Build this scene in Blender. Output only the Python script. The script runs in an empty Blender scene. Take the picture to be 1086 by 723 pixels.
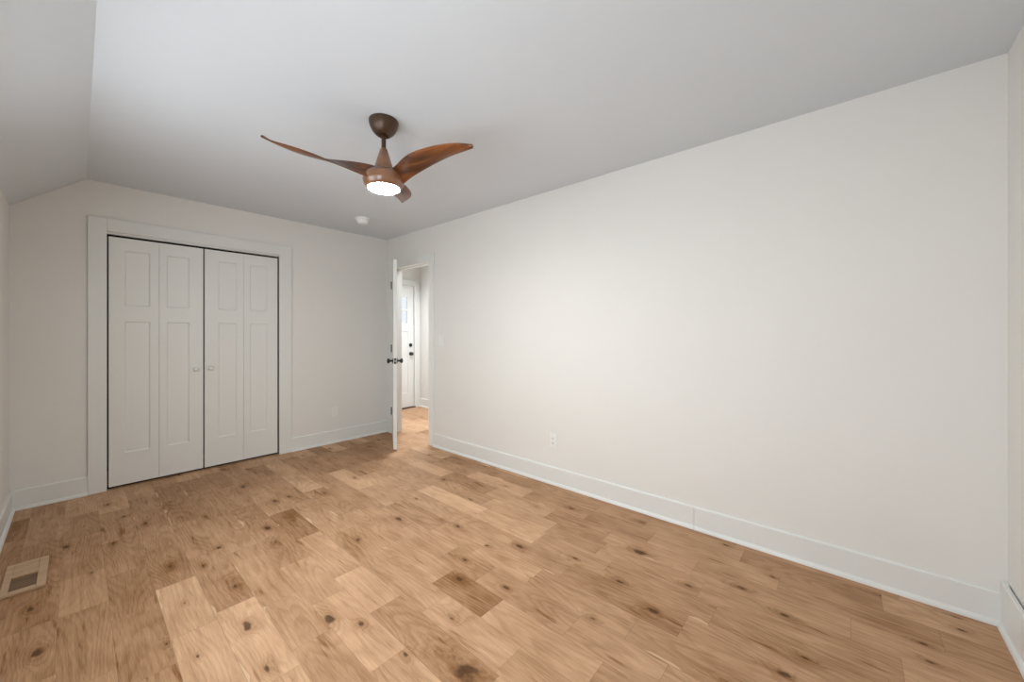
import bpy, bmesh, math, random
from mathutils import Vector

random.seed(7)
sc = bpy.context.scene
COL = sc.collection

# ------------------------------------------------------------------ camera, world, lights, exposure
H_CAM = 1.255
cam_d = bpy.data.cameras.new('camera')
cam_d.sensor_width = 36.0
cam_d.lens = 405.07 / 1086 * 36.0
cam_d.shift_y = -7.87 / 1086
cam_d.clip_start = 0.02
cam = bpy.data.objects.new('camera', cam_d)
COL.objects.link(cam)
cam.location = (0, 0, H_CAM)
cam.rotation_euler = (math.radians(90), 0, math.radians(-48.71))
sc.camera = cam

vs = sc.view_settings
vs.view_transform = 'Standard'
vs.look = 'None'
vs.gamma = 1.0
vs.use_curve_mapping = False
vs.exposure = 0.0

world = bpy.data.worlds.new('sky')
sc.world = world
world.use_nodes = True
world.node_tree.nodes['Background'].inputs[0].default_value = (0.86, 0.93, 1.0, 1)
world.node_tree.nodes['Background'].inputs[1].default_value = 1.0

# room measures (metres)
XL, XC, XR = -0.3165, 0.047, 2.629          # left knee wall, ceiling crease, right wall
YN, YB = -0.516, 4.448                      # near wall, closet wall
HC, HK = 2.456, 2.158                       # ceiling, top of the knee wall
HX, HY = 3.92, 5.56                         # hall side wall, hall end wall
RT = 0.108                                   # thickness of the wall to the hall
WIN_Z = ((0.62, 1.86), (0.98, 1.98))         # two unseen windows in the left wall: sill and head heights
WINS = ((0.30, 1.40), (1.75, 2.85))          # and where they start and end along it


def area_light(name, loc, rot, sx, sy, power, color, spread=180):
    l = bpy.data.lights.new(name, 'AREA')
    l.shape = 'RECTANGLE'
    l.size, l.size_y = sx, sy
    l.energy = power
    l.color = color
    l.spread = math.radians(spread)
    o = bpy.data.objects.new(name, l)
    COL.objects.link(o)
    o.location = loc
    o.rotation_euler = rot
    return o


PI = math.pi
P_LEFT, P_HALL, L_LENS = (34.0, 20.0), 36.0, 275.0
DAY = (0.88, 0.96, 1.04)
for (wy0, wy1), (wz0, wz1), pw in zip(WINS, WIN_Z, P_LEFT):
    area_light('daylight_window', (XL - 0.16, (wy0 + wy1) / 2, (wz0 + wz1) / 2), (0, -PI / 2, 0), wz1 - wz0, wy1 - wy0, pw, DAY)
area_light('hall_fill_light', (3.35, 4.3, HC - 0.03), (0, 0, 0), 0.5, 1.2, P_HALL, (0.90, 0.97, 1.05), 140)  # fill lamp without a fixture, added to brighten the hall


# ------------------------------------------------------------------ materials
def new_mat(name):
    m = bpy.data.materials.new(name)
    m.use_nodes = True
    nt = m.node_tree
    return m, nt, nt.nodes['Principled BSDF']


class N:
    """small node-tree helper"""
    def __init__(self, nt):
        self.nt = nt

    def _in(self, sock, v):
        if isinstance(v, bpy.types.NodeSocket):
            self.nt.links.new(v, sock)
        elif v is not None:
            sock.default_value = v

    def m(self, op, a, b=None, c=None, clamp=False):
        n = self.nt.nodes.new('ShaderNodeMath')
        n.operation = op
        n.use_clamp = clamp
        for i, v in enumerate((a, b, c)):
            self._in(n.inputs[i], v)
        return n.outputs[0]

    def comb(self, x, y, z):
        n = self.nt.nodes.new('ShaderNodeCombineXYZ')
        for i, v in enumerate((x, y, z)):
            self._in(n.inputs[i], v)
        return n.outputs[0]

    def sep(self, v):
        n = self.nt.nodes.new('ShaderNodeSeparateXYZ')
        self._in(n.inputs[0], v)
        return n.outputs

    def noise(self, vec, scale=1.0, detail=2.0, rough=0.5):
        n = self.nt.nodes.new('ShaderNodeTexNoise')
        self._in(n.inputs['Vector'], vec)
        n.inputs['Scale'].default_value = scale
        n.inputs['Detail'].default_value = detail
        n.inputs['Roughness'].default_value = rough
        return n.outputs['Fac']

    def mix(self, f, a, b, mode='MIX'):
        n = self.nt.nodes.new('ShaderNodeMix')
        n.data_type = 'RGBA'
        n.blend_type = mode
        self._in(n.inputs[0], f)
        self._in(n.inputs[6], a)
        self._in(n.inputs[7], b)
        return n.outputs[2]

    def step(self, v, lo, hi, a=0.0, b=1.0):
        n = self.nt.nodes.new('ShaderNodeMapRange')
        n.interpolation_type = 'SMOOTHSTEP'
        self._in(n.inputs[0], v)
        for i, x in enumerate((lo, hi, a, b)):
            n.inputs[i + 1].default_value = x
        return n.outputs[0]

    def attr(self, name):
        n = self.nt.nodes.new('ShaderNodeAttribute')
        n.attribute_name = name
        return n


def paint(name, col, rough=0.6, bump=0.0, scale=250.0):
    m, nt, b = new_mat(name)
    h = N(nt)
    tc = nt.nodes.new('ShaderNodeTexCoord')
    v = h.noise(tc.outputs['Object'], 3.0, 3.0)
    c2 = tuple(x * 0.97 for x in col[:3]) + (1,)
    nt.links.new(h.mix(v, col + (1,), c2), b.inputs['Base Color'])
    b.inputs['Roughness'].default_value = rough
    if bump:
        bp = nt.nodes.new('ShaderNodeBump')
        bp.inputs['Strength'].default_value = bump
        bp.inputs['Distance'].default_value = 0.001
        nt.links.new(h.noise(tc.outputs['Object'], scale, 2.0), bp.inputs['Height'])
        nt.links.new(bp.outputs[0], b.inputs['Normal'])
    return m


M_WALL = paint('wall_paint', (0.80, 0.775, 0.73), 0.7, 0.12)
M_CEIL = paint('ceiling_paint', (0.695, 0.725, 0.752), 0.85, 0.15)
M_TRIM = paint('trim_paint', (0.785, 0.780, 0.745), 0.38)
M_DOOR = paint('door_paint', (0.785, 0.775, 0.735), 0.42)
M_PLASTIC = paint('white_plastic', (0.84, 0.83, 0.80), 0.35)
M_DETECT = paint('detector_plastic', (0.86, 0.86, 0.85), 0.4)
M_BLACK = paint('black_metal', (0.012, 0.012, 0.013), 0.38)
M_SHADE = paint('closet_shade', (0.02, 0.018, 0.016), 0.9)  # near-black colour stands in for the shade inside the closet
M_SLOT = paint('slot_dark', (0.03, 0.028, 0.026), 0.7)
M_BRASS = paint('latch_metal', (0.45, 0.43, 0.40), 0.3)

m, nt, b = new_mat('canopy_bronze')
b.inputs['Base Color'].default_value = (0.075, 0.039, 0.020, 1)
b.inputs['Metallic'].default_value = 0.35
b.inputs['Roughness'].default_value = 0.36
M_BRONZE = m

m, nt, b = new_mat('window_glass')
nt.nodes.remove(b)
g = nt.nodes.new('ShaderNodeBsdfGlass'); g.inputs['IOR'].default_value = 1.02; g.inputs['Roughness'].default_value = 0.0
t = nt.nodes.new('ShaderNodeBsdfTransparent')
mx = nt.nodes.new('ShaderNodeMixShader'); mx.inputs[0].default_value = 0.92
nt.links.new(g.outputs[0], mx.inputs[1]); nt.links.new(t.outputs[0], mx.inputs[2])
nt.links.new(mx.outputs[0], nt.nodes['Material Output'].inputs[0])
M_GLASS = m

m, nt, b = new_mat('lamp_lens')
b.inputs['Base Color'].default_value = (0.9, 0.88, 0.84, 1)
b.inputs['Emission Color'].default_value = (0.93, 0.96, 0.95, 1)
b.inputs['Emission Strength'].default_value = L_LENS
M_LENS = m


def walnut(name, light, dark, rough=0.38, coat=0.0):
    """wood grain that runs along the object's local axis"""
    m, nt, b = new_mat(name)
    h = N(nt)
    tc = nt.nodes.new('ShaderNodeTexCoord')
    x, y, z = h.sep(tc.outputs['Object'])
    v = h.comb(h.m('MULTIPLY', x, 3.0), h.m('MULTIPLY', y, 34.0), h.m('MULTIPLY', z, 20.0))
    n1 = h.noise(v, 1.0, 4.0, 0.6)
    v2 = h.comb(h.m('MULTIPLY', x, 1.6), h.m('MULTIPLY', y, 13.0), h.m('MULTIPLY', z, 9.0))
    n2 = h.noise(v2, 1.0, 2.0)
    f = h.m('ADD', h.m('MULTIPLY', n1, 0.5), h.m('MULTIPLY', n2, 0.5))
    c = h.mix(h.step(f, 0.36, 0.62), dark + (1,), light + (1,))
    nt.links.new(c, b.inputs['Base Color'])
    b.inputs['Roughness'].default_value = rough
    b.inputs['Coat Weight'].default_value = coat
    b.inputs['Coat Roughness'].default_value = 0.14
    return m


M_BLADE = walnut('blade_walnut', (0.27, 0.088, 0.022), (0.050, 0.016, 0.006), 0.36, 0.15)
M_HOUSE = walnut('housing_walnut', (0.26, 0.112, 0.048), (0.18, 0.076, 0.032), 0.36, 0.7)
M_VENT = walnut('vent_oak', (0.50, 0.33, 0.20), (0.40, 0.255, 0.15), 0.5)
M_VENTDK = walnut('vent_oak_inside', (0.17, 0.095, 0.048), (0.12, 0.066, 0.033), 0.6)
M_SILL = walnut('threshold_wood', (0.10, 0.055, 0.03), (0.05, 0.028, 0.015), 0.5)


# ------------------------------------------------------------------ oak floor
PW, PX0 = 0.154, -0.056
JOINTS = {-2: [3.79], -1: [2.62], 0: [2.61, 3.56, 3.99], 1: [1.92, 2.86, 3.33], 2: [2.08, 2.54, 3.62],
          3: [1.56, 2.13, 3.32], 4: [3.24], 5: [2.28, 2.95, 3.28], 6: [1.61, 2.52, 2.99],
          7: [0.98, 1.44, 1.92, 2.41, 2.92, 3.82], 8: [0.70, 1.22, 1.57, 2.05, 3.22], 9: [0.51, 0.89, 1.42, 1.72, 2.6],
          10: [0.69, 1.62, 2.95], 11: [0.53, 2.66], 12: [0.45, 3.53], 13: [0.54, 1.44, 2.02, 2.38], 14: [1.12, 1.56],
          15: [-0.29], 16: [1.91]}
KNOTS = [(-0.14, 2.8, .9), (-0.11, 2.4, 1.3), (0.05, 2.99, .6), (0.21, 3.73, .6), (0.30, 3.49, .9), (0.24, 2.07, .6), (0.33, 2.75, 1.),
         (0.33, 2.32, .5), (0.31, 1.9, .4), (0.52, 2.29, 1.5), (0.47, 1.63, .9), (0.48, 1.93, 1.2), (0.58, 3.31, .8), (0.55, 2.77, .8),
         (0.45, 2.62, .8), (1.72, 0.66, 1.1), (1.81, 0.87, 1.), (1.50, 0.84, .8), (2.48, 1.02, 1.1), (2.13, 0.89, 1.3), (2.54, 0.54, .8),
         (2.01, 0.59, 1.), (2.16, 0.39, 1.), (2.08, 0.21, .9), (1.72, 0.18, 1.), (2.54, -0.12, .8), (2.47, -0.36, .7), (2.15, -0.24, .6),
         (2.26, -0.23, .6), (1.09, 1.31, .7), (0.85, 1.3, .8), (0.95, 1.08, 3.0), (0.73, 1.71, 1.3), (0.81, 1.58, .8), (0.98, 3.23, 1.1),
         (1.13, 2.24, .9), (1.44, 2.28, 1.), (1.70, 2.46, .7), (0.81, 2.81, .9), (0.79, 2.59, 1.2), (0.90, 3.72, 1.2), (1.62, 2.06, .8),
         (1.64, 1.91, .8), (1.77, 1.85, 1.), (1.78, 1.75, 1.), (1.42, 1.59, .8), (1.60, 1.61, 1.), (1.29, 1.5, 1.), (2.08, 2.61, 1.),
         (1.72, 1.46, 1.1), (2.2, 1.7, .9)]
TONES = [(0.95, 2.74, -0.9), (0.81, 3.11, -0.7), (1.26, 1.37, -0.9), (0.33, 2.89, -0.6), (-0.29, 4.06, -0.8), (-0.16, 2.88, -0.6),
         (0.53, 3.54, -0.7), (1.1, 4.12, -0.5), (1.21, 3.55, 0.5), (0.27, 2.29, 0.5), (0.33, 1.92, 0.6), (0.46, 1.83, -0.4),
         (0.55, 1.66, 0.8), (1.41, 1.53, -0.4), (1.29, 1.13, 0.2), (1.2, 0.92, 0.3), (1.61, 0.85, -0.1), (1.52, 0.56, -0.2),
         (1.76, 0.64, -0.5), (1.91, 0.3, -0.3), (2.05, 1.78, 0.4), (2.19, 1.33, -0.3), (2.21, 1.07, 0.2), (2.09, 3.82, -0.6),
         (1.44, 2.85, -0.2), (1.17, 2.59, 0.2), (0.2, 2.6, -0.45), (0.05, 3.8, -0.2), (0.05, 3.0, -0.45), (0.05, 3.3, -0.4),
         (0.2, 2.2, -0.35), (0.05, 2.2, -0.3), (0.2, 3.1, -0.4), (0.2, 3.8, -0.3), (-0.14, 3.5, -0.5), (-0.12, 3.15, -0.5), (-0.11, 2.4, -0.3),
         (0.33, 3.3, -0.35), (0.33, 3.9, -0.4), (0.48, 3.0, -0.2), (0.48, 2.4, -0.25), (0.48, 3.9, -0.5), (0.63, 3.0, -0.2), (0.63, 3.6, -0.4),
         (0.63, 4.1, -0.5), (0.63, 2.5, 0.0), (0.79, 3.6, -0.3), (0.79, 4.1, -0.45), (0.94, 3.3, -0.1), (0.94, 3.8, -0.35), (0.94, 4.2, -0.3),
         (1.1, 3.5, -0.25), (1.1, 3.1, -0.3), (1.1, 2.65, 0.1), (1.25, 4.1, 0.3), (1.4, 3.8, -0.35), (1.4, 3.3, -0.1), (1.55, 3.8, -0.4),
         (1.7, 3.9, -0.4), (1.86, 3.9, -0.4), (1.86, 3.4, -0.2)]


def oak_floor_material():
    m, nt, b = new_mat('oak_plank_floor')
    h = N(nt)
    geo = nt.nodes.new('ShaderNodeNewGeometry')
    px, py, pz = h.sep(geo.outputs['Position'])
    tone = h.attr('tone').outputs['Fac']
    seed = h.attr('seed').outputs['Fac']
    x0, y0, y1 = h.sep(h.attr('ext').outputs['Vector'])
    s1 = h.m('MULTIPLY', seed, 37.0)
    s2 = h.m('MULTIPLY', seed, 91.0)

    def knot(name):
        kx, ky, ks = h.sep(h.attr(name).outputs['Vector'])
        wob = h.m('MULTIPLY', h.m('SUBTRACT', h.noise(h.comb(h.m('MULTIPLY', px, 22.0), h.m('MULTIPLY', py, 14.0), s1), 1.0, 3.0), 0.5), 2.0)
        dx = h.m('DIVIDE', h.m('SUBTRACT', px, kx), h.m('MULTIPLY', ks, 0.030))
        dy = h.m('DIVIDE', h.m('SUBTRACT', py, ky), h.m('MULTIPLY', ks, 0.065))
        d = h.m('SQRT', h.m('ADD', h.m('MULTIPLY', dx, dx), h.m('MULTIPLY', dy, dy)))
        d = h.m('ADD', d, wob)
        halo = h.m('POWER', 2.718, h.m('MULTIPLY', h.m('MULTIPLY', d, d), -0.42))
        core = h.step(d, 0.70, 0.25)
        return halo, core

    ha, ca = knot('knot_a')
    hb, cb = knot('knot_b')
    halo = h.m('MINIMUM', h.m('ADD', ha, hb), 1.0)
    core = h.m('MAXIMUM', ca, cb)
    # growth-ring field: long flowing contours that bend round the knots
    n1 = h.noise(h.comb(h.m('ADD', h.m('MULTIPLY', px, 6.5), s1), h.m('ADD', h.m('MULTIPLY', py, 1.1), s2), s1), 1.0, 1.0, 0.35)
    field = h.m('ADD', h.m('MULTIPLY', n1, 17.0), h.m('MULTIPLY', px, 20.0))
    field = h.m('ADD', field, h.m('MULTIPLY', halo, 2.6))
    nw = h.noise(h.comb(h.m('MULTIPLY', px, 60.0), h.m('MULTIPLY', py, 9.0), s2), 1.0, 2.0)
    field = h.m('ADD', field, h.m('MULTIPLY', nw, 0.55))
    ring = h.m('FRACT', field)
    line = h.m('MULTIPLY', h.step(ring, 0.30, 0.80), h.step(ring, 1.0, 0.86))
    # pores, streaks and slow colour drift
    fine = h.noise(h.comb(h.m('MULTIPLY', px, 420.0), h.m('MULTIPLY', py, 16.0), s1), 1.0, 2.0)
    streak = h.noise(h.comb(h.m('ADD', h.m('MULTIPLY', px, 70.0), s2), h.m('MULTIPLY', py, 1.5), s1), 1.0, 3.0, 0.6)
    drift = h.noise(h.comb(h.m('ADD', h.m('MULTIPLY', px, 9.0), s1), h.m('ADD', h.m('MULTIPLY', py, 4.0), s2), s2), 1.0, 2.0)
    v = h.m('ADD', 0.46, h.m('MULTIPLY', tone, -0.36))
    v = h.m('ADD', v, h.m('MULTIPLY', h.m('SUBTRACT', line, 0.28), 0.125))
    v = h.m('ADD', v, h.m('MULTIPLY', h.m('SUBTRACT', fine, 0.5), 0.60))
    v = h.m('ADD', v, h.m('MULTIPLY', h.m('SUBTRACT', streak, 0.5), 0.46))
    v = h.m('ADD', v, h.m('MULTIPLY', h.m('SUBTRACT', drift, 0.5), 0.62))
    v = h.m('ADD', v, h.m('MULTIPLY', halo, 0.34))
    # dark mineral streaks along the grain
    mn = h.noise(h.comb(h.m('ADD', h.m('MULTIPLY', px, 26.0), s2), h.m('ADD', h.m('MULTIPLY', py, 2.6), s1), s2), 1.0, 3.0, 0.55)
    v = h.m('ADD', v, h.m('MULTIPLY', h.step(mn, 0.62, 0.76), 0.42), None, True)
    col = h.mix(v, (0.665, 0.415, 0.250, 1), (0.21, 0.092, 0.030, 1))
    col = h.mix(h.m('MULTIPLY', core, 0.80), col, (0.060, 0.026, 0.010, 1))
    # pale sapwood slivers on one edge of some planks
    lx = h.m('SUBTRACT', px, x0)
    sapn = h.noise(h.comb(s1, h.m('MULTIPLY', py, 4.5), s2), 1.0, 2.0)
    sapw = h.m('MULTIPLY', h.m('MULTIPLY', h.m('SUBTRACT', sapn, 0.55), 0.12), h.m('GREATER_THAN', h.m('FRACT', h.m('MULTIPLY', seed, 7.31)), 0.74))
    sap = h.step(h.m('SUBTRACT', lx, sapw), 0.0015, -0.0015)
    col = h.mix(h.m('MULTIPLY', sap, 0.6), col, (0.72, 0.50, 0.32, 1))
    # joints between planks
    e = h.m('MINIMUM', h.m('MINIMUM', lx, h.m('SUBTRACT', PW, lx)), h.m('MINIMUM', h.m('SUBTRACT', py, y0), h.m('SUBTRACT', y1, py)))
    gap = h.step(e, 0.0016, 0.0004)
    col = h.mix(h.m('MULTIPLY', gap, 0.45), col, (0.20, 0.11, 0.055, 1))
    nt.links.new(col, b.inputs['Base Color'])
    rg = h.m('ADD', 0.40, h.m('MULTIPLY', fine, 0.14))
    nt.links.new(rg, b.inputs['Roughness'])
    b.inputs['Specular IOR Level'].default_value = 0.10
    bp = nt.nodes.new('ShaderNodeBump')
    bp.inputs['Strength'].default_value = 0.25
    bp.inputs['Distance'].default_value = 0.0012
    nt.links.new(h.m('SUBTRACT', h.m('MULTIPLY', fine, -0.3), h.m('MULTIPLY', gap, 1.0)), bp.inputs['Height'])
    nt.links.new(bp.outputs[0], b.inputs['Normal'])
    return m


def structure(o, label=None, cat=None):
    o['kind'] = 'structure'
    if label:
        o['label'] = label
    if cat:
        o['category'] = cat
    return o


def build_floor():
    rnd = random.Random(21)
    ya, yb = YN - 0.12, HY + 0.12
    xa, xb = XL - 0.12, HX + 0.12
    verts, faces, tones, seeds, exts, kas, kbs = [], [], [], [], [], [], []
    i0, i1 = math.floor((xa - PX0) / PW), math.floor((xb - PX0) / PW)
    for i in range(i0, i1 + 1):
        gx0 = PX0 + i * PW
        x0, x1 = max(gx0, xa), min(gx0 + PW, xb)
        js = [ya] + sorted(JOINTS.get(i, [])) + [yb]
        out = []
        for a, c in zip(js[:-1], js[1:]):
            out.append(a)
            n = max(1, int(round((c - a) / 0.52)))
            if c - a > 0.78:
                for k in range(1, n):
                    out.append(a + (c - a) * (k + rnd.uniform(-0.22, 0.22)) / n)
        out.append(yb)
        for a, c in zip(out[:-1], out[1:]):
            k = len(verts)
            verts += [(x0, a, 0), (x1, a, 0), (x1, c, 0), (x0, c, 0)]
            faces.append((k, k + 1, k + 2, k + 3))
            tn = rnd.gauss(0.08, 0.34)
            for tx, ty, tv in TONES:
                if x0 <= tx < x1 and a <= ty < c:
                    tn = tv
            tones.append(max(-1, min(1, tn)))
            seeds.append(rnd.uniform(1, 9))
            exts.append((gx0, a, c))
            near = [q for q in KNOTS if x0 - 0.02 <= q[0] < x1 + 0.02 and a <= q[1] < c]
            ks = [(q[0], q[1], q[2] * 0.62) for q in near[:2]]
            if not ks and rnd.random() < 0.30:
                ks.append((rnd.uniform(x0, x1), rnd.uniform(a, c), rnd.uniform(0.25, 0.6)))
            while len(ks) < 2:
                ks.append((-50.0, -50.0, 0.5))
            kas.append(ks[0]); kbs.append(ks[1])
    me = bpy.data.meshes.new('floor')
    me.from_pydata(verts, [], faces)
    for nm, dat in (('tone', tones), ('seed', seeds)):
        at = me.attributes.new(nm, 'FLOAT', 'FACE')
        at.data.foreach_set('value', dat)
    for nm, dat in (('ext', exts), ('knot_a', kas), ('knot_b', kbs)):
        at = me.attributes.new(nm, 'FLOAT_VECTOR', 'FACE')
        at.data.foreach_set('vector', [c for v in dat for c in v])
    me.materials.append(oak_floor_material())
    o = bpy.data.objects.new('floor', me)
    COL.objects.link(o)
    return structure(o, 'oak plank floor running from the closet wall towards the camera', 'floor')


# ------------------------------------------------------------------ mesh helpers
def box(bm, x0, x1, y0, y1, z0, z1):
    v = [bm.verts.new(p) for p in ((x0, y0, z0), (x1, y0, z0), (x1, y1, z0), (x0, y1, z0),
                                   (x0, y0, z1), (x1, y0, z1), (x1, y1, z1), (x0, y1, z1))]
    for f in ((0, 3, 2, 1), (4, 5, 6, 7), (0, 1, 5, 4), (1, 2, 6, 5), (2, 3, 7, 6), (3, 0, 4, 7)):
        bm.faces.new([v[i] for i in f])


def prism(bm, poly, axis, a, c):
    """extrude a 2-D outline along an axis ('x' or 'y'); outline is (other horizontal, z)"""
    def P(u, z, t):
        return (t, u, z) if axis == 'x' else (u, t, z)
    va = [bm.verts.new(P(u, z, a)) for u, z in poly]
    vc = [bm.verts.new(P(u, z, c)) for u, z in poly]
    n = len(poly)
    bm.faces.new(va); bm.faces.new(vc[::-1])
    for i in range(n):
        j = (i + 1) % n
        bm.faces.new((va[j], va[i], vc[i], vc[j]))


def lathe(bm, prof, seg=40, cx=0, cy=0):
    rings = []
    for r, z in prof:
        if r < 1e-6:
            rings.append([bm.verts.new((cx, cy, z))])
        else:
            rings.append([bm.verts.new((cx + r * math.cos(2 * PI * k / seg), cy + r * math.sin(2 * PI * k / seg), z)) for k in range(seg)])
    for A, B in zip(rings[:-1], rings[1:]):
        for k in range(seg):
            j = (k + 1) % seg
            if len(A) == 1:
                bm.faces.new((A[0], B[k], B[j]))
            elif len(B) == 1:
                bm.faces.new((A[k], A[j], B[0]))
            else:
                bm.faces.new((A[k], A[j], B[j], B[k]))


def obj(name, bm, mat, parent=None, smooth=False, bevel=0.0):
    bmesh.ops.recalc_face_normals(bm, faces=bm.faces)
    me = bpy.data.meshes.new(name)
    bm.to_mesh(me)
    bm.free()
    if smooth:
        for p in me.polygons:
            p.use_smooth = True
        if smooth != 'all':
            try:
                me.set_sharp_from_angle(angle=math.radians(38))
            except Exception:
                pass
    me.materials.append(mat)
    o = bpy.data.objects.new(name, me)
    COL.objects.link(o)
    if parent:
        o.parent = parent
    if bevel:
        md = o.modifiers.new('bevel', 'BEVEL')
        md.width = bevel
        md.segments = 2
        md.limit_method = 'ANGLE'
    return o


def empty(name, loc, rotz=0.0):
    o = bpy.data.objects.new(name, None)
    o.empty_display_size = 0.1
    o.location = loc
    o.rotation_euler = (0, 0, rotz)
    COL.objects.link(o)
    return o


def thing(o, label, cat, group=None):
    o['label'] = label
    o['category'] = cat
    o['kind'] = 'thing'
    if group:
        o['group'] = group
    return o


# ------------------------------------------------------------------ room shell
build_floor()

T = 0.12
CASE_X0, CASE_X1, CL_H = 0.1565, 1.388, 2.072      # closet opening
DY0, DY1, DH = 3.545, 4.302, 2.065                # bedroom doorway in the right wall

bm = bmesh.new()
box(bm, XC, HX + T, YN - T, HY + T, HC, HC + 0.1)
nx, nz = (HK - HC), (XC - XL)
L = math.hypot(nx, nz)
ox, oz = nx / L * 0.1, nz / L * 0.1
dz = (HC - HK) / (XC - XL)
prism(bm, [(XC, HC), (XC, HC + 0.1), (XL - T + ox, HK - T * dz + oz), (XL - T, HK - T * dz)], 'y', YN - T, YB + T)
structure(obj('ceiling', bm, M_CEIL), 'flat white ceiling with a slope down the left side', 'ceiling')

bm = bmesh.new()
prism(bm, [(XL - T, 0), (CASE_X0, 0), (CASE_X0, HC), (XC, HC), (XL, HK), (XL - T, HK - T * dz)], 'y', YB, YB + T)
box(bm, CASE_X0, CASE_X1, YB, YB + T, CL_H, HC)
box(bm, CASE_X1, XR, YB, YB + T, 0, HC)
structure(obj('wall_back', bm, M_WALL), 'cream wall around the closet doors', 'wall')

bm = bmesh.new()
box(bm, XR, XR + RT, YN - T, DY0, 0, HC)
box(bm, XR, XR + RT, DY0, DY1, DH, HC)
box(bm, XR, XR + RT, DY1, HY, 0, HC)
structure(obj('wall_right', bm, M_WALL), 'long bare cream wall on the right', 'wall')

bm = bmesh.new()
ys = [YN - T] + [v for w in WINS for v in w] + [YB]
for k in range(0, len(ys), 2):
    box(bm, XL - T, XL, ys[k], ys[k + 1], 0, HK)
for (y0, y1), (z0, z1) in zip(WINS, WIN_Z):
    box(bm, XL - T, XL, y0, y1, 0, z0)
    box(bm, XL - T, XL, y0, y1, z1, HK)
structure(obj('wall_left', bm, M_WALL), 'low cream knee wall under the sloped ceiling', 'wall')

bm = bmesh.new()
prism(bm, [(XL - T, 0), (XR, 0), (XR, HC), (XC, HC), (XL, HK), (XL - T, HK - T * dz)], 'y', YN - T, YN)
structure(obj('wall_near', bm, M_WALL), 'cream wall at the right edge of the photo', 'wall')

# hall shell
HDX0, HDX1, HDH = 2.872, 3.790, 2.06              # front door of the hall
bm = bmesh.new()
box(bm, XR + RT, HDX0 - 0.01, HY, HY + T, 0, HC)
box(bm, HDX1 + 0.01, HX + T, HY, HY + T, 0, HC)
box(bm, HDX0 - 0.01, HDX1 + 0.01, HY, HY + T, HDH + 0.01, HC)
structure(obj('wall_hall_end', bm, M_WALL), 'white hall wall around the entry door', 'wall')
bm = bmesh.new()
box(bm, HX, HX + T, 1.5, HY, 0, HC)
structure(obj('wall_hall_side', bm, M_WALL), 'white side wall of the hall', 'wall')
bm = bmesh.new()
box(bm, XR + RT, HX, 1.5, 1.5 + T, 0, HC)
structure(obj('wall_hall_near', bm, M_WALL), 'near end wall of the hall', 'wall')

# closet interior
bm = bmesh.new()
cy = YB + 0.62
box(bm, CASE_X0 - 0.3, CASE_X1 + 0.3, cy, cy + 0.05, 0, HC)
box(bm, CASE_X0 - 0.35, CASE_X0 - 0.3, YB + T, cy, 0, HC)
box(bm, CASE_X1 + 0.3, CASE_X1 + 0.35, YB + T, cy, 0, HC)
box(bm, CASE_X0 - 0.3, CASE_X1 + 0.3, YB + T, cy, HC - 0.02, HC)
structure(obj('wall_closet', bm, M_SHADE), 'inside of the closet, coloured near-black as its shade', 'wall')


# ------------------------------------------------------------------ unseen windows; their number and places are fitted to the room's brightness
def window(name, c, w, hgt, rotz, label):
    """a double-hung window; local x along the wall, local y into the room, origin at the sill centre on the wall face"""
    w2 = w / 2
    bm = bmesh.new()
    for sx in (-1, 1):
        box(bm, *sorted((sx * w2, sx * (w2 - 0.045))), -0.10, -0.02, 0, hgt)
    box(bm, -w2, w2, -0.10, -0.02, hgt - 0.045, hgt)
    box(bm, -w2, w2, -0.10, -0.02, 0, 0.05)
    box(bm, -w2, w2, -0.085, -0.035, hgt / 2 - 0.02, hgt / 2 + 0.02)
    f = obj(name, bm, M_TRIM)
    f.location = c
    f.rotation_euler = (0, 0, rotz)
    structure(f, label, 'window')
    bm = bmesh.new()
    for sx in (-1, 1):
        box(bm, *sorted((sx * w2, sx * (w2 + 0.09))), 0, 0.018, -0.02, hgt + 0.09)
    box(bm, -w2 - 0.09, w2 + 0.09, 0, 0.02, hgt, hgt + 0.09)
    box(bm, -w2 - 0.09, w2 + 0.09, 0, 0.018, -0.11, -0.02)
    obj('window_casing', bm, M_TRIM, f)
    bm = bmesh.new()
    box(bm, -w2 - 0.11, w2 + 0.11, -0.02, 0.04, -0.02, 0.0)
    obj('window_sill', bm, M_TRIM, f)
    bm = bmesh.new()
    box(bm, -w2 + 0.04, w2 - 0.04, -0.064, -0.058, 0.045, hgt - 0.04)
    obj('pane', bm, M_GLASS, f)
    return f


for k, ((y0, y1), (z0, z1)) in enumerate(zip(WINS, WIN_Z)):
    window('window_%d' % (k + 1), (XL, (y0 + y1) / 2, z0), y1 - y0, z1 - z0, -PI / 2,
           ('unseen window in the left knee wall beside the camera', 'unseen window in the left knee wall level with the ceiling fan')[k])

# ------------------------------------------------------------------ baseboards and casings
BH, BT = 0.143, 0.014


def shoe(bm, axis, face, sgn, a, c):
    """quarter-round shoe moulding against a board whose face is at 'face'; sgn points into the room"""
    pts = [(face, 0.0)]
    for k in range(5):
        t = k / 4 * PI / 2
        pts.append((face + sgn * 0.014 * math.cos(t), 0.022 * math.sin(t)))
    prism(bm, pts, axis, a, c)


def board(bm, axis, wall, sgn, a, c, h=BH, t=BT):
    f = wall + sgn * t
    prism(bm, [(wall, 0), (f, 0), (f, h - 0.006), (f - sgn * 0.005, h), (wall, h)], axis, a, c)
    shoe(bm, axis, f, sgn, a, c)


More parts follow.
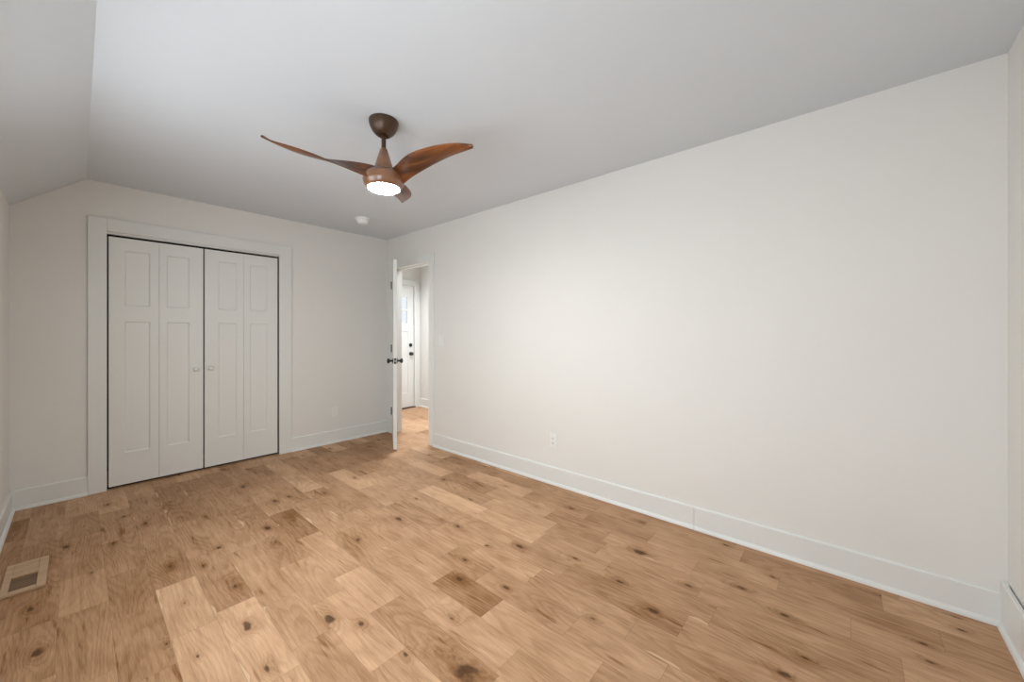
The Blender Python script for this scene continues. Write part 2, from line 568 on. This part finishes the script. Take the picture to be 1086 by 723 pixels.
CW = 0.102                                           # closet casing width
bm = bmesh.new()
board(bm, 'y', XL, 1, YN, YB)                        # prism along y: outline in x,z
structure(obj('baseboard_left', bm, M_TRIM), 'white baseboard along the knee wall', 'baseboard')
bm = bmesh.new()
board(bm, 'x', YB, -1, XL, CASE_X0 - CW)
board(bm, 'x', YB, -1, CASE_X1 + CW + 0.012, XR)
structure(obj('baseboard_back', bm, M_TRIM), 'white baseboard along the closet wall', 'baseboard')
DCW = 0.088
SEAM = 0.741
bm = bmesh.new()
board(bm, 'y', XR, -1, YN, SEAM - 0.001)
board(bm, 'y', XR, -1, SEAM + 0.001, DY0 - DCW)
structure(obj('baseboard_right', bm, M_TRIM), 'white baseboard along the long right wall with one seam', 'baseboard')
bm = bmesh.new()
NG = 0.007
prism(bm, [(YN + NG, 0), (YN + NG + BT, 0), (YN + NG + BT, 0.188), (YN + NG + BT - 0.004, 0.194), (YN + NG, 0.194)], 'x', XL + BT, XR - 0.035)
prism(bm, [(YN, 0), (YN + NG + BT, 0), (YN + NG + BT, 0.188), (YN + NG + BT - 0.004, 0.194), (YN, 0.194)], 'x', XR - 0.035, XR - 0.001)
shoe(bm, 'x', YN + NG + BT, 1, XL + BT, XR - BT)
structure(obj('baseboard_near', bm, M_TRIM), 'taller white baseboard standing off the near wall', 'baseboard')
bm = bmesh.new()
board(bm, 'y', HX, -1, 1.62, HY)
board(bm, 'x', HY, -1, HDX1 + 0.09, HX)
board(bm, 'y', XR + RT, 1, DY1 + DCW, HY)
structure(obj('baseboard_hall', bm, M_TRIM), 'white hall baseboard', 'baseboard')

# closet casing: flat boards and a thin jamb lining
bm = bmesh.new()
CT = 0.019
box(bm, CASE_X0 - CW, CASE_X0, YB - CT, YB, 0, CL_H + CW)
box(bm, CASE_X1, CASE_X1 + CW + 0.012, YB - CT, YB, 0, CL_H + CW)
box(bm, CASE_X0, CASE_X1, YB - CT, YB, CL_H, CL_H + CW)
structure(obj('trim_1', bm, M_TRIM, bevel=0.002), 'white flat casing framing the closet doors', 'trim')

# bedroom doorway casing, jambs and stop
bm = bmesh.new()
for (wx, s) in ((XR, -1), (XR + RT, 1)):
    xs = sorted((wx, wx + s * 0.018))
    box(bm, xs[0], xs[1], DY0 - DCW, DY0, 0, DH + DCW)
    box(bm, xs[0], xs[1], DY1, DY1 + DCW, 0, DH + DCW)
    box(bm, xs[0], xs[1], DY0, DY1, DH, DH + DCW)
box(bm, XR + 0.045, XR + 0.08, DY1 - 0.012, DY1, 0, DH)
box(bm, XR + 0.045, XR + 0.08, DY0, DY0 + 0.012, 0, DH)
box(bm, XR + 0.045, XR + 0.08, DY0 + 0.012, DY1 - 0.012, DH - 0.012, DH)
structure(obj('trim_2', bm, M_TRIM, bevel=0.0015), 'white casing and jambs of the open bedroom doorway', 'trim')

# entry door casing
bm = bmesh.new()
box(bm, HDX0 - 0.10, HDX0 - 0.005, HY - 0.02, HY, 0, HDH + 0.10)
box(bm, HDX1 + 0.005, HDX1 + 0.10, HY - 0.02, HY, 0, HDH + 0.10)
box(bm, HDX0 - 0.005, HDX1 + 0.005, HY - 0.02, HY, HDH + 0.005, HDH + 0.10)
structure(obj('trim_3', bm, M_TRIM, bevel=0.002), 'white casing around the entry door in the hall', 'trim')


# ------------------------------------------------------------------ panelled slabs
def slab(bm, w, hgt, t, panels, recess=0.007, bev=0.010, both=True):
    """door slab: local x 0..w, z 0..hgt, front face at y=0, back at y=t; panels are (x0,x1,z0,z1)"""
    xs = sorted({0, w} | {p[0] for p in panels} | {p[1] for p in panels})
    zs = sorted({0, hgt} | {p[2] for p in panels} | {p[3] for p in panels})

    def face(pts):
        bm.faces.new([bm.verts.new(p) for p in pts])
    for side in (0, 1):
        yf = 0 if side == 0 else t
        s = 1 if side == 0 else -1
        pl = panels if (side == 0 or both) else []
        for a, c in zip(xs[:-1], xs[1:]):
            for d, e in zip(zs[:-1], zs[1:]):
                mx_, mz_ = (a + c) / 2, (d + e) / 2
                if any(p[0] < mx_ < p[1] and p[2] < mz_ < p[3] for p in pl):
                    continue
                face([(a, yf, d), (c, yf, d), (c, yf, e), (a, yf, e)])
        for p in pl:
            o = [(p[0], p[2]), (p[1], p[2]), (p[1], p[3]), (p[0], p[3])]
            i = [(p[0] + bev, p[2] + bev), (p[1] - bev, p[2] + bev), (p[1] - bev, p[3] - bev), (p[0] + bev, p[3] - bev)]
            for k in range(4):
                j = (k + 1) % 4
                face([(o[k][0], yf, o[k][1]), (o[j][0], yf, o[j][1]), (i[j][0], yf + s * recess, i[j][1]), (i[k][0], yf + s * recess, i[k][1])])
            face([(q[0], yf + s * recess, q[1]) for q in i])
    for a, c, d, e in ((0, 0, 0, hgt), (w, w, 0, hgt)):
        face([(a, 0, d), (a, t, d), (a, t, e), (a, 0, e)])
    face([(0, 0, 0), (w, 0, 0), (w, t, 0), (0, t, 0)])
    face([(0, 0, hgt), (w, 0, hgt), (w, t, hgt), (0, t, hgt)])
    bmesh.ops.remove_doubles(bm, verts=bm.verts, dist=1e-5)


# ------------------------------------------------------------------ closet doors (two bifold pairs)
CD_Y, CD_Z, CD_H = YB + 0.006, 0.020, 2.016
LEAVES = [[(0.1670, 0.4655, (0.258, 0.411)), (0.4675, 0.7655, (0.515, 0.668))],
          [(0.7765, 1.0775, (0.878, 1.025)), (1.0795, 1.3755, (1.132, 1.282))]]
KNOB_X = (0.711, 0.820)
CLABEL = ('left pair of white bifold closet doors, nearer the sloped ceiling',
          'right pair of white bifold closet doors, nearer the outlet and the open doorway')
for d in range(2):
    xa = LEAVES[d][0][0]
    root = empty('closet_door', (xa, CD_Y, 0))
    thing(root, CLABEL[d], 'closet door', 'bifold closet doors')
    for (la, lb, (pa, pb)) in LEAVES[d]:
        bm = bmesh.new()
        slab(bm, lb - la, CD_H, 0.034, [(pa - la, pb - la, 0.258, 1.335), (pa - la, pb - la, 1.462, 1.915)], 0.008, 0.009)
        lf = obj('leaf', bm, M_DOOR, root)
        lf.location = (la - xa, 0, CD_Z)
    bm = bmesh.new()
    lathe(bm, [(0, 0.0), (0.013, 0.0), (0.012, 0.005), (0.009, 0.011), (0.010, 0.015), (0.017, 0.019), (0.0205, 0.025), (0.019, 0.031), (0.012, 0.035), (0, 0.0365)], 24)
    kn = obj('knob', bm, M_DOOR, root, smooth='all')
    kn.location = (KNOB_X[d] - xa, 0.0005, 0.935)
    kn.rotation_euler = (PI / 2, 0, 0)
bm = bmesh.new()
box(bm, CASE_X0, CASE_X1, YB + 0.002, YB + 0.032, CL_H - 0.017, CL_H)
structure(obj('trim_4', bm, M_TRIM), 'thin white track strip above the closet doors', 'trim')
bm = bmesh.new()  # added strips that colour the door gaps black as shade
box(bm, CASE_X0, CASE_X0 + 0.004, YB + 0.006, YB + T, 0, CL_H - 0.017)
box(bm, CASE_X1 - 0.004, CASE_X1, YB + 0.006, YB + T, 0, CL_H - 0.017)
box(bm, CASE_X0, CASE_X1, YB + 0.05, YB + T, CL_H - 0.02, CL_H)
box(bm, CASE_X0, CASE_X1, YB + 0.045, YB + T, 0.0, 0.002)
structure(obj('trim_5', bm, M_SHADE), 'added near-black lining painting the shade inside the closet opening', 'trim')

# ------------------------------------------------------------------ bedroom door, standing open
ANG = math.radians(30.1)
LEAF_W, LEAF_T = 0.748, 0.036
HINGE = (XR - 0.020, DY1 - 0.004, 0.0)
door = empty('door_1', HINGE, 0)
# local x along the leaf from hinge to free edge; local y from the room face to the hall face
door.rotation_euler = (0, 0, math.atan2(-math.cos(ANG), -math.sin(ANG)))
structure(door, 'white panelled bedroom door standing open, seen edge on', 'door')
bm = bmesh.new()
slab(bm, LEAF_W, 2.035, LEAF_T, [(0.11, LEAF_W - 0.11, 0.27, 1.33), (0.11, LEAF_W - 0.11, 1.45, 1.91)], 0.008, 0.010)
lf = obj('leaf', bm, M_DOOR, door)
lf.location = (0.004, 0, 0.014)
for hz in (0.285, 1.07, 1.86):
    bm = bmesh.new()
    lathe(bm, [(0, -0.047), (0.0075, -0.047), (0.0075, 0.047), (0, 0.047)], 14)
    box(bm, 0.0, 0.028, 0.003, 0.0045, -0.045, 0.045)
    hg = obj('hinge', bm, M_BLACK, door, smooth=True)
    hg.location = (-0.002, -0.006, hz)


def knob_bm():
    bm = bmesh.new()
    lathe(bm, [(0, 0), (0.031, 0), (0.031, 0.004), (0.027, 0.008), (0.012, 0.011), (0.010, 0.030), (0.013, 0.034), (0.023, 0.039),
               (0.0275, 0.047), (0.0265, 0.056), (0.019, 0.063), (0.006, 0.066), (0, 0.066)], 28)
    return bm


KZ = 0.96
for s, yy in ((1, 0.0), (-1, LEAF_T)):
    k = obj('doorknob', knob_bm(), M_BLACK, door, smooth='all')
    k.location = (LEAF_W - 0.055, yy, KZ)
    k.rotation_euler = (s * PI / 2, 0, 0)
bm = bmesh.new()
box(bm, LEAF_W + 0.0035, LEAF_W + 0.0055, 0.006, LEAF_T - 0.006, KZ - 0.030, KZ + 0.030)
lp = obj('latch_plate', bm, M_BLACK, door)
bm = bmesh.new()
box(bm, LEAF_W + 0.0055, LEAF_W + 0.013, 0.011, LEAF_T - 0.011, KZ - 0.011, KZ + 0.011)
obj('latch_bolt', bm, M_BRASS, lp)

# ------------------------------------------------------------------ entry door at the end of the hall
hd = empty('door_2', (HDX0, HY, 0))
structure(hd, 'white entry door at the end of the hall with small panes and black locks', 'door')
HW = HDX1 - HDX0
lites = []
cols = [(0.12 + k * (HW - 0.24 + 0.03) / 3, 0.12 + k * (HW - 0.24 + 0.03) / 3 + (HW - 0.24 - 0.06) / 3) for k in range(3)]
rows = [(1.43, 1.635), (1.665, 1.87)]
bm = bmesh.new()
DT = 0.044
# slab with six openings
xs = [0.004] + [v for c in cols for v in c] + [HW - 0.004]
zs = [0.022, rows[0][0], rows[0][1], rows[1][0], rows[1][1], HDH - 0.004]
for i, (a, c) in enumerate(zip(xs[:-1], xs[1:])):
    for j, (d, e) in enumerate(zip(zs[:-1], zs[1:])):
        if i % 2 == 1 and j in (1, 3):
            lites.append((a, c, d, e))
            continue
        box(bm, a, c, 0.004, 0.004 + DT, d, e)
# raised stiles and rails of the lower part, and the shelf under the panes
for a, c in ((0.004, 0.11), (HW - 0.11, HW - 0.004), (HW / 2 - 0.05, HW / 2 + 0.05)):
    box(bm, a, c, -0.004, 0.0038, 0.26, 1.29)
box(bm, 0.004, HW - 0.004, -0.004, 0.0038, 1.29, 1.40)
box(bm, 0.004, HW - 0.004, -0.004, 0.0038, 0.022, 0.26)
lf = obj('leaf', bm, M_DOOR, hd)
for a, c, d, e in lites:
    bm = bmesh.new()
    box(bm, a, c, 0.024, 0.028, d, e)
    obj('pane', bm, M_GLASS, hd)
bm = bmesh.new()
lathe(bm, [(0, 0), (0.032, 0), (0.032, 0.010), (0.026, 0.016), (0.012, 0.018), (0.012, 0.030), (0, 0.030)], 24)
k = obj('deadbolt', bm, M_BLACK, hd, smooth=True)
k.location = (HW - 0.065, 0.0, 1.062); k.rotation_euler = (PI / 2, 0, 0)
k = obj('doorknob', knob_bm(), M_BLACK, hd, smooth='all')
k.location = (HW - 0.065, 0.0, 0.915); k.rotation_euler = (PI / 2, 0, 0)
bm = bmesh.new()
box(bm, -0.02, HW + 0.02, -0.035, 0.09, 0.0, 0.020)
obj('threshold', bm, M_SILL, hd, bevel=0.004)

# ------------------------------------------------------------------ ceiling fan
FX, FY = 1.144, 1.970
fan = empty('ceiling_fan', (FX, FY, HC))
thing(fan, 'three-bladed brown wooden ceiling fan with a lit round lamp', 'ceiling fan')


def fz(prof):
    return [(r, z - HC) for r, z in prof]


bm = bmesh.new()
lathe(bm, fz([(0, 2.456), (0.079, 2.456), (0.081, 2.450), (0.080, 2.442), (0.076, 2.424), (0.066, 2.402), (0.052, 2.384), (0.040, 2.374), (0.033, 2.371), (0.028, 2.377), (0.020, 2.382), (0, 2.382)]), 48)
obj('canopy', bm, M_BRONZE, fan, smooth=True)
bm = bmesh.new()
lathe(bm, fz([(0, 2.40), (0.0125, 2.40), (0.0125, 2.28), (0, 2.28)]), 24)
obj('downrod', bm, M_BRONZE, fan, smooth=True)
bm = bmesh.new()
lathe(bm, fz([(0, 2.299), (0.016, 2.299), (0.020, 2.294), (0.024, 2.280), (0.056, 2.176), (0.066, 2.170), (0.084, 2.163), (0.100, 2.150), (0.109, 2.134), (0.112, 2.118),
              (0.109, 2.102), (0.102, 2.088), (0.094, 2.077), (0.089, 2.074), (0.087, 2.080), (0, 2.084)]), 56)
obj('motor_housing', bm, M_HOUSE, fan, smooth=True)
bm = bmesh.new()
lathe(bm, fz([(0.084, 2.080), (0.084, 2.073), (0.078, 2.067), (0.060, 2.061), (0.035, 2.058), (0, 2.057)]), 48)
obj('light_lens', bm, M_LENS, fan, smooth='all')

BR = [.030, .085, .17, .26, .35, .44, .52, .57]
BA = [-.016, -.003, .034, .066, .082, .072, .039, -.005]
BZA = [2.182, 2.191, 2.199, 2.198, 2.194, 2.197, 2.203, 2.206]
BB = [-.045, -.05, -.036, -.031, -.029, -.024, -.021, -.022]
BZB = [2.092, 2.097, 2.12, 2.143, 2.164, 2.178, 2.184, 2.189]


def spline(xs, ys, x):
    """Catmull-Rom through the points"""
    n = len(xs)
    for i in range(n - 1):
        if x <= xs[i + 1] or i == n - 2:
            break
    t = (x - xs[i]) / (xs[i + 1] - xs[i])

    def tan(k):
        if k == 0:
            return (ys[1] - ys[0]) / (xs[1] - xs[0])
        if k == n - 1:
            return (ys[-1] - ys[-2]) / (xs[-1] - xs[-2])
        return (ys[k + 1] - ys[k - 1]) / (xs[k + 1] - xs[k - 1])
    dx = xs[i + 1] - xs[i]
    m0, m1 = tan(i) * dx, tan(i + 1) * dx
    return ((2 * t ** 3 - 3 * t ** 2 + 1) * ys[i] + (t ** 3 - 2 * t ** 2 + t) * m0 + (-2 * t ** 3 + 3 * t ** 2) * ys[i + 1] + (t ** 3 - t ** 2) * m1)


def blade_bm():
    bm = bmesh.new()
    rings = []
    NS, NC = 40, 20
    for k in range(NS + 1):
        r = BR[0] + (BR[-1] - BR[0]) * k / NS
        # edge A (leading, higher at the root), edge B (trailing); local x out along the blade, local -y is the leading side
        A = Vector((r, -spline(BR, BA, r), spline(BR, BZA, r) - HC))
        B = Vector((r, -spline(BR, BB, r), spline(BR, BZB, r) - HC))
        mid = (A + B) / 2
        half = (A - B) / 2
        w = half.length
        ax = half.normalized()
        nrm = Vector((1, 0, 0)).cross(ax).normalized()
        th = (0.0085 if r < 0.45 else 0.0085 * (1 - 0.45 * (r - 0.45) / 0.12)) + 0.006 * max(0, min(1, 1 - (r - 0.085) / 0.12))
        ring = []
        for c in range(NC):
            t = 2 * PI * c / NC
            ct, st = math.cos(t), math.sin(t)
            # flattened super-ellipse section with a slight camber
            u = math.copysign(abs(ct) ** 0.75, ct)
            v = math.copysign(abs(st) ** 0.8, st)
            p = mid + ax * (w * u) + nrm * (th * 0.5 * v + 0.006 * (1 - u * u))
            ring.append(bm.verts.new(p))
        rings.append(ring)
    # rounded tip
    tipc = (Vector((BR[-1], -BA[-1], BZA[-1] - HC)) + Vector((BR[-1], -BB[-1], BZB[-1] - HC))) / 2
    for q, sc_ in ((0.004, 0.93), (0.008, 0.78), (0.011, 0.52), (0.0125, 0.22)):
        ring = []
        for v in rings[NS]:
            p = tipc + (v.co - tipc) * sc_ + Vector((q, 0, 0.0005))
            ring.append(bm.verts.new(p))
        rings.append(ring)
    for A_, B_ in zip(rings[:-1], rings[1:]):
        for c in range(NC):
            j = (c + 1) % NC
            bm.faces.new((A_[c], A_[j], B_[j], B_[c]))
    bm.faces.new(rings[0]); bm.faces.new(rings[-1])
    return bm


for a in (-74.5, 165.5, 45.5):
    bl = obj('blade', blade_bm(), M_BLADE, fan, smooth='all')
    bl.rotation_euler = (0, 0, math.radians(a))

# ------------------------------------------------------------------ smoke detector
sd = empty('smoke_detector', (1.965, 3.80, HC))
thing(sd, 'round white smoke detector on the ceiling near the far right corner', 'smoke detector')
bm = bmesh.new()
lathe(bm, [(0, 0), (0.078, 0), (0.079, -0.004), (0.077, -0.013), (0.072, -0.016), (0, -0.016)], 40)
obj('mounting_base', bm, M_DETECT, sd, smooth=True)
bm = bmesh.new()
lathe(bm, [(0.060, -0.014), (0.060, -0.026), (0.057, -0.034), (0.052, -0.048), (0.045, -0.056), (0.030, -0.060), (0, -0.061)], 40)
obj('sensor_cover', bm, M_DETECT, sd, smooth=True)
bm = bmesh.new()
lathe(bm, [(0.011, -0.058), (0.011, -0.063), (0.009, -0.0645), (0, -0.065)], 20, 0.012, -0.018)
obj('test_button', bm, M_PLASTIC, sd, smooth=True)


# ------------------------------------------------------------------ outlets and switch
def plate(name, loc, rotz, label, cat, group=None):
    """cover plate; local x across, local z up, front towards local -y"""
    bm = bmesh.new()
    box(bm, -0.036, 0.036, -0.0055, 0.0, -0.0585, 0.0585)
    o = obj(name, bm, M_PLASTIC, None, bevel=0.0025)
    o.location = loc
    o.rotation_euler = (0, 0, rotz)
    thing(o, label, cat, group)
    return o


def duplex(o):
    for s in (-1, 1):
        bm = bmesh.new()
        pts = []
        for k in range(20):
            t = 2 * PI * k / 20
            x, z = 0.0172 * math.cos(t), 0.0172 * math.sin(t)
            pts.append((x, max(-0.0135, min(0.0135, z)) + s * 0.0195))
        va = [bm.verts.new((x, -0.0055, z)) for x, z in pts]
        vb = [bm.verts.new((x, -0.0078, z)) for x, z in pts]
        bm.faces.new(vb)
        for k in range(20):
            j = (k + 1) % 20
            bm.faces.new((va[k], va[j], vb[j], vb[k]))
        rc = obj('receptacle', bm, M_PLASTIC, o)
        for sx0, sx1, sz0, sz1 in ((-0.0075, -0.0050, -0.002, 0.008), (0.0050, 0.0075, -0.001, 0.007), (-0.0028, 0.0028, -0.0105, -0.005)):
            bm = bmesh.new()
            box(bm, sx0, sx1, -0.0084, -0.0076, s * 0.0195 + sz0, s * 0.0195 + sz1)
            obj('slot', bm, M_SLOT, rc)
    bm = bmesh.new()
    lathe(bm, [(0, 0), (0.0032, 0), (0.0028, 0.0012), (0, 0.0014)], 14)
    s = obj('screw', bm, M_PLASTIC, o)
    s.location = (0, -0.0055, 0)
    s.rotation_euler = (PI / 2, 0, 0)


o1 = plate('wall_outlet', (XR, 1.847, 0.361), PI / 2, 'white duplex outlet low on the long right wall', 'outlet', 'wall outlets')
o1.rotation_euler = (0, 0, -PI / 2)
duplex(o1)
o2 = plate('wall_outlet', (1.963, YB, 0.358), 0, 'white outlet low on the back wall right of the closet', 'outlet', 'wall outlets')
bm = bmesh.new()
box(bm, -0.0165, 0.0165, -0.0078, -0.005, -0.0335, 0.0335)
rc = obj('receptacle', bm, M_PLASTIC, o2, bevel=0.001)
for s in (-1, 1):
    for sx in (-0.0065, 0.0045):
        bm = bmesh.new()
        box(bm, sx, sx + 0.002, -0.0082, -0.0076, s * 0.019 - 0.003, s * 0.019 + 0.0045)
        obj('slot', bm, M_BRASS, rc)
sw = plate('light_switch', (XR, 3.335, 1.174), -PI / 2, 'white light switch on the right wall beside the doorway', 'light switch')
bm = bmesh.new()
prism(bm, [(-0.005, -0.0335), (-0.0078, -0.0335), (-0.0105, 0.0), (-0.0078, 0.0335), (-0.005, 0.0335)], 'x', -0.0165, 0.0165)
obj('rocker', bm, M_PLASTIC, sw)

# ------------------------------------------------------------------ wooden floor vent
VX0, VX1, VY0, VY1, VH = -0.247, -0.103, 2.99, 3.375, 0.011
vent = empty('floor_vent', (VX0, VY0, 0))
thing(vent, 'pale wooden floor vent lying beside the left wall', 'floor vent')
w, l = VX1 - VX0, VY1 - VY0
bm = bmesh.new()
box(bm, 0, 0.026, 0, l, 0, VH)
box(bm, w - 0.032, w, 0, l, 0, VH)
box(bm, 0.026, w - 0.032, 0, 0.045, 0, VH)
box(bm, 0.026, w - 0.032, l - 0.030, l, 0, VH)
obj('frame', bm, M_VENT, vent, bevel=0.0025)
for k in range(5):
    bm = bmesh.new()
    ya = 0.205 + k * 0.030
    box(bm, 0.026, w - 0.032, ya, ya + 0.0275, 0.002, VH - 0.0015)
    obj('slat', bm, M_VENT, vent, bevel=0.002)
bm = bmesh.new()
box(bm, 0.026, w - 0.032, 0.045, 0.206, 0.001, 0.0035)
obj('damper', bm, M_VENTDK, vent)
